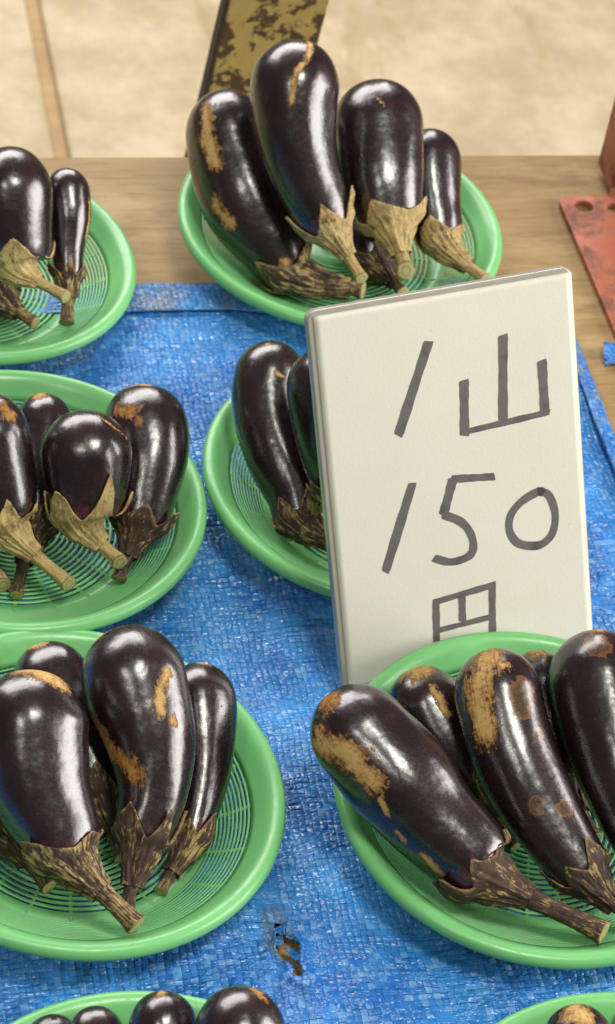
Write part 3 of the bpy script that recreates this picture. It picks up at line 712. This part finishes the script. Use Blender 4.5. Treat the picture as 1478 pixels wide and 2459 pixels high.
def eggplant(name, pts, J, seed):
    rg = np.random.default_rng(seed)
    A = np.array(pts) / 1000.0; P, rad = A[:, :3], A[:, 3]
    sp = Spine(P)
    k = np.linspace(0, 239, len(P)).round().astype(int); sc = sp.s[k]; L = sc[J]
    root = empty('eggplant', P[-1])
    # radius along the length
    cs = np.r_[0, sc[1:J + 1]]; cr = np.r_[rad[1] * 0.985, rad[1:J + 1]]
    dense = catmull(np.c_[cs, cr], 200); dense = dense[np.argsort(dense[:, 0])]
    r_at = lambda x: np.interp(x, dense[:, 0], dense[:, 1])
    rc = rad[1] * 1.10
    def body_r(x):
        x = np.asarray(x, float)
        cap = np.where(x < rc, np.sqrt(np.clip(1 - ((rc - np.clip(x, 0, rc)) / rc) ** 2, 0, 1)), 1.0) ** 0.94
        end = np.clip((L + 0.006 - x) / 0.012, 0, 1) ** 0.6
        return r_at(np.clip(x, 0, L)) * cap * end
    a = np.linspace(0, math.pi / 2, 18)[:-1]
    xs = np.r_[rc * (1 - np.cos(a)) + 1e-5, np.linspace(rc, L + 0.0055, 58)]
    NS = 88
    th = np.linspace(0, 2 * math.pi, NS, endpoint=False)
    S, TH = np.meshgrid(xs, th, indexing='ij')
    ph = rg.uniform(0, 6.28, 8); kx = S / 0.03
    lump = 1 + 0.016 * np.sin(2 * TH + ph[0] + 0.5 * kx) + 0.011 * np.sin(3 * TH + ph[1] - 0.4 * kx) + 0.007 * np.sin(5 * TH + ph[2] + 0.3 * kx) \
        + 0.018 * np.sin(1.5 * kx + ph[3] + 1.3 * np.cos(TH + ph[4])) + 0.018 * vnoise(np.cos(TH) * 1.6 + 9 + seed, np.sin(TH) * 1.6 + kx * 0.9, seed)
    Rr = body_r(S) * lump
    p, t, e1, e2 = sp.at(S.ravel())
    ct, st = np.cos(TH).ravel()[:, None], np.sin(TH).ravel()[:, None]
    W = p + Rr.ravel()[:, None] * (ct * e1 + st * e2)
    tip, _, _, _ = sp.at(np.array([0.0004])); end, _, _, _ = sp.at(np.array([L + 0.0058]))
    nb = len(xs)
    verts = np.vstack([W, tip, end]) - P[-1]
    faces = grid_faces(nb, NS, flip=True)
    it, ie = nb * NS, nb * NS + 1
    faces += [(it, (j + 1) % NS, j) for j in range(NS)] + [(ie, (nb - 1) * NS + j, (nb - 1) * NS + (j + 1) % NS) for j in range(NS)]
    faces = [f[::-1] for f in faces]
    body = mesh_obj('body', verts, faces, M['skin'], root)
    ext = lambda F: np.r_[F.ravel(), F[0, 0], F[-1, 0]]
    strokes = SCAR.get(name, [])
    fattr(body.data, 'scar', ext(strokes_field([q[:2] for q in strokes], S, TH, Rr, L)))
    fattr(body.data, 'rust', ext(np.clip(strokes_field([(q[0], q[1] * 1.6) for q in strokes if len(q) > 2], S, TH, Rr, L), 0, 1)))
    fattr(body.data, 'spot', ext(strokes_field(SPOT.get(name, []), S, TH, Rr, L)))
    fattr(body.data, 'neck', ext(np.clip(1 - (L - 0.009 - S) / 0.026, 0, 1) * (0.75 + 0.5 * rg.random())))
    vattr(body.data, 'cyl', np.stack([ext(np.cos(TH)), ext(np.sin(TH)), ext(S / 0.03)], 1) + seed * 1.37)

    # calyx: a five-pointed husk hugging the neck
    style, lobe, flare, *fixed = CALYX.get(name, (2, 20, 0.42))
    mat = CAL[style]
    tot = sp.s[-1]; Ls = tot - L; Lf = max(0.010, flare * Ls)
    rs = rad[-1]; NC = 90; NR = 20
    tc = np.linspace(0, 2 * math.pi, NC, endpoint=False)
    rot = rg.uniform(0, 1.25) if not fixed else fixed[0] + 0.22 * math.sin(ph[5]) + 0.12 * math.sin(ph[6]); jl = rg.uniform(0.45, 1.25, 5)
    fr = ((tc - rot + 0.22 * np.sin(tc + ph[5]) + 0.12 * np.sin(2 * tc + ph[6])) / (2 * math.pi) * 5) % 5; li = fr.astype(int) % 5; ff = fr - np.floor(fr)
    shp = (1 - np.abs(2 * ff - 1)) ** (0.95 + 0.7 * rg.random(5)[li])
    reach = 0.005 + 0.00082 * lobe * jl[li] * shp + 0.0008 * np.sin(23 * tc + ph[7]) * shp * rg.random()
    q = np.linspace(0, 1, NR)[:, None]
    SA = -Lf + q * (reach[None, :] + Lf)                 # <0: towards the stem, >0: over the body
    rb = body_r(np.clip(L - SA, 0, L)); r0 = body_r(np.array(L - 0.004))
    k1 = np.clip((SA + Lf) / (Lf + 0.004), 0, 1)
    prof = rs * 1.05 + (r0 - rs * 1.05) * (0.85 * k1 ** 1.7 + 0.15 * k1)
    hug = np.clip((SA + 0.004) / 0.006, 0, 1)
    RA = prof * (1 - hug) + (rb * 1.006 + 0.0002) * hug
    th_ = 0.0008
    curl = np.clip((q - 0.72) / 0.28, 0, 1) ** 2 * shp[None, :] * (0.0003 + 0.0045 * rg.random(5)[li] ** 3)[None, :]
    ridge = 0.0009 * np.cos(5 * (tc - rot)[None, :] + math.pi) * (1 - q) + 0.0005 * np.cos(17 * tc + 2)[None, :] * np.sin(3.14 * q) + 0.0003 * np.cos(31 * tc[None, :] + 1 + 3 * q)
    rump = 0.0013 * vnoise(np.cos(tc)[None, :] * 3 + q * 3 + seed, np.sin(tc)[None, :] * 3 + q * 2, seed + 3)
    RO = RA + th_ + curl + ridge + np.abs(rump); RI = RA + 0.0002 + curl
    XS = L - SA
    p, t, e1, e2 = sp.at(XS.ravel()); TC = np.broadcast_to(tc, XS.shape)
    c_, s_ = np.cos(TC).ravel()[:, None], np.sin(TC).ravel()[:, None]
    vo = p + RO.ravel()[:, None] * (c_ * e1 + s_ * e2); vi = p + RI.ravel()[:, None] * (c_ * e1 + s_ * e2)
    n0 = NR * NC
    fs = grid_faces(NR, NC) + grid_faces(NR, NC, off=n0, flip=True)
    fs += [((NR - 1) * NC + j, (NR - 1) * NC + (j + 1) % NC, n0 + (NR - 1) * NC + (j + 1) % NC, n0 + (NR - 1) * NC + j) for j in range(NC)]
    cal = mesh_obj('calyx', np.vstack([vo, vi]) - P[-1], fs, mat, root)
    cy = np.stack([np.cos(TC).ravel() + seed, np.sin(TC).ravel(), (SA / 0.02).ravel()], 1); vattr(cal.data, 'cyl', np.vstack([cy, cy]))
    lp = np.broadcast_to(q, XS.shape).ravel(); fattr(cal.data, 'lip', np.r_[lp, lp])

    # stem with ridges, a little swollen at the cut
    NX, NG = 16, 40
    x = np.linspace(L + Lf * 0.72, tot, NX); tg = np.linspace(0, 2 * math.pi, NG, endpoint=False)
    XX, TG = np.meshgrid(x, tg, indexing='ij'); w = (XX - x[0]) / (x[-1] - x[0])
    RS = rs * (1.12 - 0.20 * np.sin(math.pi * np.clip(w, 0, 1)) + 0.06 * np.clip((w - 0.8) / 0.2, 0, 1)) * (1 + 0.055 * np.cos(5 * (TG - rot)) + 0.03 * np.cos(11 * TG + seed) + 0.03 * vnoise(TG * 2, w * 5, seed + 5))
    p, t, e1, e2 = sp.at(XX.ravel()); c_, s_ = np.cos(TG).ravel()[:, None], np.sin(TG).ravel()[:, None]
    kc = rg.uniform(0.45, 0.8) if style < 2 else rg.uniform(0.0, 0.3)                            # the knife cut runs slantwise
    sl = -kc * np.cos(TG) * RS * np.clip((w - 0.55) / 0.45, 0, 1)
    vs = p + RS.ravel()[:, None] * (c_ * e1 + s_ * e2) + sl.ravel()[:, None] * t - P[-1]
    stem = mesh_obj('stem', vs, grid_faces(NX, NG, flip=True)[::1], mat, root)
    vattr(stem.data, 'cyl', np.stack([np.cos(TG).ravel() + seed, np.sin(TG).ravel(), (-(XX - L) / 0.02).ravel()], 1))
    rings = [1.0, 0.93, 0.6, 0.3, 0.02]; pe, te, a1, a2 = [z[0] for z in sp.at(np.array([tot]))]
    cv, rv = [], []
    for i, m in enumerate(rings):
        for j in range(NG):
            rr = RS[-1, j] * m
            cv.append(pe + te * (0.0006 * (i > 0) - 0.0003 * (i == 2) - kc * math.cos(tg[j]) * rr) + rr * (math.cos(tg[j]) * a1 + math.sin(tg[j]) * a2) - P[-1]); rv.append(m)
    ce = mesh_obj('cut_end', cv, grid_faces(len(rings), NG, flip=True), M['cut'], stem); fattr(ce.data, 'rad', rv)
    tag(root, LABEL[name], 'eggplant', 'eggplants heaped in the green baskets')
for i, (nm, pts, J) in enumerate(EGGS): eggplant(nm, pts, J, i + 3)

# ------------------------------------------------------------------ price sign
SO = Vector((-0.02067, 1.07625, 0.21752))
SA_, SB_, SN_ = Vector((0.90111736, 0.42629553, 0.07911774)), Vector((-0.25842458, 0.38155436, 0.88748691)), Vector((0.34814398, -0.82017583, 0.4539905))
SW_, SH_ = 0.1653, 0.2406
base = SO - SB_ * SH_
sign = empty('price_sign', base)
sign.rotation_mode = 'QUATERNION'
sign.rotation_quaternion = Matrix((SA_, SB_, SN_)).transposed().to_quaternion()   # x across, y up the board, z out of its face
tag(sign, 'cream hand-lettered price sign in a thick clear sleeve', 'sign')
v, f = rounded_prism(round_rect(0, SW_, 0, SH_, 0.006), -0.0080, -0.0006)
bevel(mesh_obj('sleeve', v, f, M['sleeve'], sign, smooth=False), 0.0012, 3)
nx, ny = 40, 60; cv = []; ed = []
for k in range(ny):
    for i in range(nx):
        x, y = 0.0036 + (SW_ - 0.0046) * i / (nx - 1), 0.003 + (SH_ - 0.0062) * k / (ny - 1)
        cv.append((x, y, 0.0)); ed.append(max(0, 1 - min(x - 0.003, SW_ - x) / 0.006))
card = mesh_obj('card', cv, grid_faces(ny, nx, closed=False), M['card'], sign); fattr(card.data, 'edge', ed)
cm = card.modifiers.new('thick', 'SOLIDIFY'); cm.thickness = 0.0006; cm.offset = -1
STROKES = [
    ('marker_digit', [(6.1, [(72.3, -29.6), (48.5, -83.5)])]),
    ('marker_character', [(5.93, [(92.2, -56.9), (89.9, -91.2)]), (3.96, [(90.1, -88.8), (145.3, -86.3)]), (5.93, [(118.7, -33.7), (114.9, -86.3)]), (5.93, [(142.2, -53.4), (142.0, -86.4)])]),
    ('marker_digit', [(5.93, [(55.1, -114.0), (33.1, -166.8)])]),
    ('marker_digit', [(4.78, [(107.2, -120.1), (79.1, -116.4)]), (5.93, [(80.8, -116.0), (72.5, -138.2)]), (5.11, [(71.9, -137.2), (83.6, -144.5), (89.4, -154.2), (89.7, -163.9), (84.5, -167.9), (74.4, -168.4), (64.3, -163.8)])]),
    ('marker_digit', [(5.28, [(133.7, -134.5), (140.8, -138.4), (144.4, -150.6), (142.1, -162.9), (135.1, -168.8), (127.6, -168.8), (118.7, -165.0), (114.1, -156.4), (115.5, -146.7), (123.2, -139.2), (134.5, -135.0), (138.1, -136.6)])]),
    ('marker_character', [(4.62, [(63.6, -190.3), (62.0, -214.5), (60.9, -232.0)]), (4.12, [(62.0, -192.2), (102.2, -188.8)]), (4.62, [(100.5, -186.9), (98.4, -219.5), (97.7, -240.0)]), (4.62, [(80.5, -190.7), (79.5, -208.4)]), (3.63, [(63.7, -210.8), (100.0, -209.1)])]),
]
rnd = random.Random(4)
def marker(group):
    vs, fs = [], []
    for si, (w, pts) in enumerate(group):
        if len(pts) > 2: path = catmull(np.array(pts) / 1000.0, 40)
        else: path = catmull(np.array(pts) / 1000.0, 24)
        T = np.gradient(path, axis=0); T /= np.linalg.norm(T, axis=1)[:, None]; N_ = np.stack([-T[:, 1], T[:, 0]], 1)
        off = len(vs); z = 0.00012 + 0.00004 * si; ph = rnd.random() * 9
        for i, (p, n) in enumerate(zip(path, N_)):
            e_ = min(i, len(path) - 1 - i)
            hw = w / 2000 * (1 + 0.06 * math.sin(i * 0.33 + ph) + 0.04 * math.sin(i * 1.1 + ph)) * (0.86 if e_ == 0 else 1.0)
            for sgn in (-1, 1):
                q = p + n * hw * sgn
                if i in (0, len(path) - 1): q = q + T[i] * 0.0006 * sgn * (1 if i else -1)
                vs.append((q[0], SH_ + q[1], z))
        fs += [(off + 2 * i, off + 2 * i + 2, off + 2 * i + 3, off + 2 * i + 1) for i in range(len(path) - 1)]
    # give the ink a film thickness
    return vs, [g[::-1] for g in fs]
for nm, grp in STROKES:
    vs, fs = marker(grp)
    o = mesh_obj(nm, vs, fs, M['ink'], card, smooth=False)

# ------------------------------------------------------------------ red steel stand at the right
stand = empty('red_steel_stand', uvz(0.6158, 1.4325, TT), YAW)
tag(stand, 'scuffed red painted steel stand foot with bolt hole at the right edge', 'stand foot')
def plate_with_holes(outer, holes, z0, z1):
    """flat plate with round holes: a fan of quads from each hole out to the outline, cut with a boolean-free bridge"""
    import bmesh
    bm = bmesh.new()
    loops = [outer] + holes; edges = []
    for lp in loops:
        vs = [bm.verts.new((x, y, z1)) for x, y in lp]
        for i in range(len(vs)): edges.append(bm.edges.new((vs[i], vs[(i + 1) % len(vs)])))
    bmesh.ops.triangle_fill(bm, use_beauty=True, use_dissolve=False, edges=edges)
    r = bmesh.ops.extrude_face_region(bm, geom=bm.faces[:])
    bmesh.ops.translate(bm, verts=[g for g in r['geom'] if isinstance(g, bmesh.types.BMVert)], vec=(0, 0, z0 - z1))
    bmesh.ops.recalc_face_normals(bm, faces=bm.faces[:])
    me = bpy.data.meshes.new('base_plate'); bm.to_mesh(me); bm.free()
    return me
ring = lambda cx, cy, r, n=28, ry=None: [(cx + r * math.cos(2 * math.pi * i / n), cy + (ry or r) * math.sin(2 * math.pi * i / n)) for i in range(n)]
pm = plate_with_holes(round_rect(0.0, 0.150, -0.240, 0.0, 0.009), [ring(0.0180, -0.0130, 0.0074), ring(0.0182, -0.2270, 0.0075), ring(0.0425, -0.0155, 0.0060)], 0.0006, 0.0055)
pm.materials.append(M['red'])
po = bpy.data.objects.new('base_plate', pm); col.objects.link(po); po.parent = stand; bevel(po, 0.0008)
v, f = box_vf(0.0440, 0.088, 0.001, 0.042, 0.0056, 0.95)
v = [(x, y - 0.0, z) for x, y, z in v]
bevel(mesh_obj('post', v, f, M['red'], stand, smooth=False), 0.003)
v, f = box_vf(0.0425, 0.0895, -0.0006, 0.0008, 0.0056, 0.012)
mesh_obj('weld_bead', v, f, M['red'], stand, smooth=False)

# ------------------------------------------------------------------ rusty yellow post behind the table
pb = uvz(0.0, 1.668, 0)
post = empty('rusty_post', uvz(0.352, 1.668, FLOOR_Z + 0.012), YAW)
tag(post, 'rust-speckled yellow steel post rising behind the table', 'post')
lean = math.tan(math.radians(5.55)); z0 = FLOOR_Z + 0.012
def post_prism(u0, u1, v0, v1, top):
    vs = []
    for z in (0.0, top):
        sh = (z + z0 - 0.0235) * lean + (0.3884 - 0.352)
        for y in (v0, v1):
            for x in (u0, u1): vs.append((x + sh, y, z))
    return vs, [(0, 2, 3, 1), (4, 5, 7, 6), (0, 1, 5, 4), (2, 6, 7, 3), (0, 4, 6, 2), (1, 3, 7, 5)]
v, f = post_prism(0.0035, 0.0875, 0.0, 0.005, 1.0)
bevel(mesh_obj('front_flange', v, f, M['yellow'], post, smooth=False), 0.0012)
v, f = post_prism(-0.0005, 0.0033, -0.003, 0.014, 1.0)
bevel(mesh_obj('side_flange', v, f, M['dark'], post, smooth=False), 0.001)  # side face in shadow, the shade painted as a near-black colour
v, f = post_prism(-0.02, 0.11, -0.03, 0.08, 0.006)
bevel(mesh_obj('foot_plate', v, f, M['yellow'], post, smooth=False), 0.001)
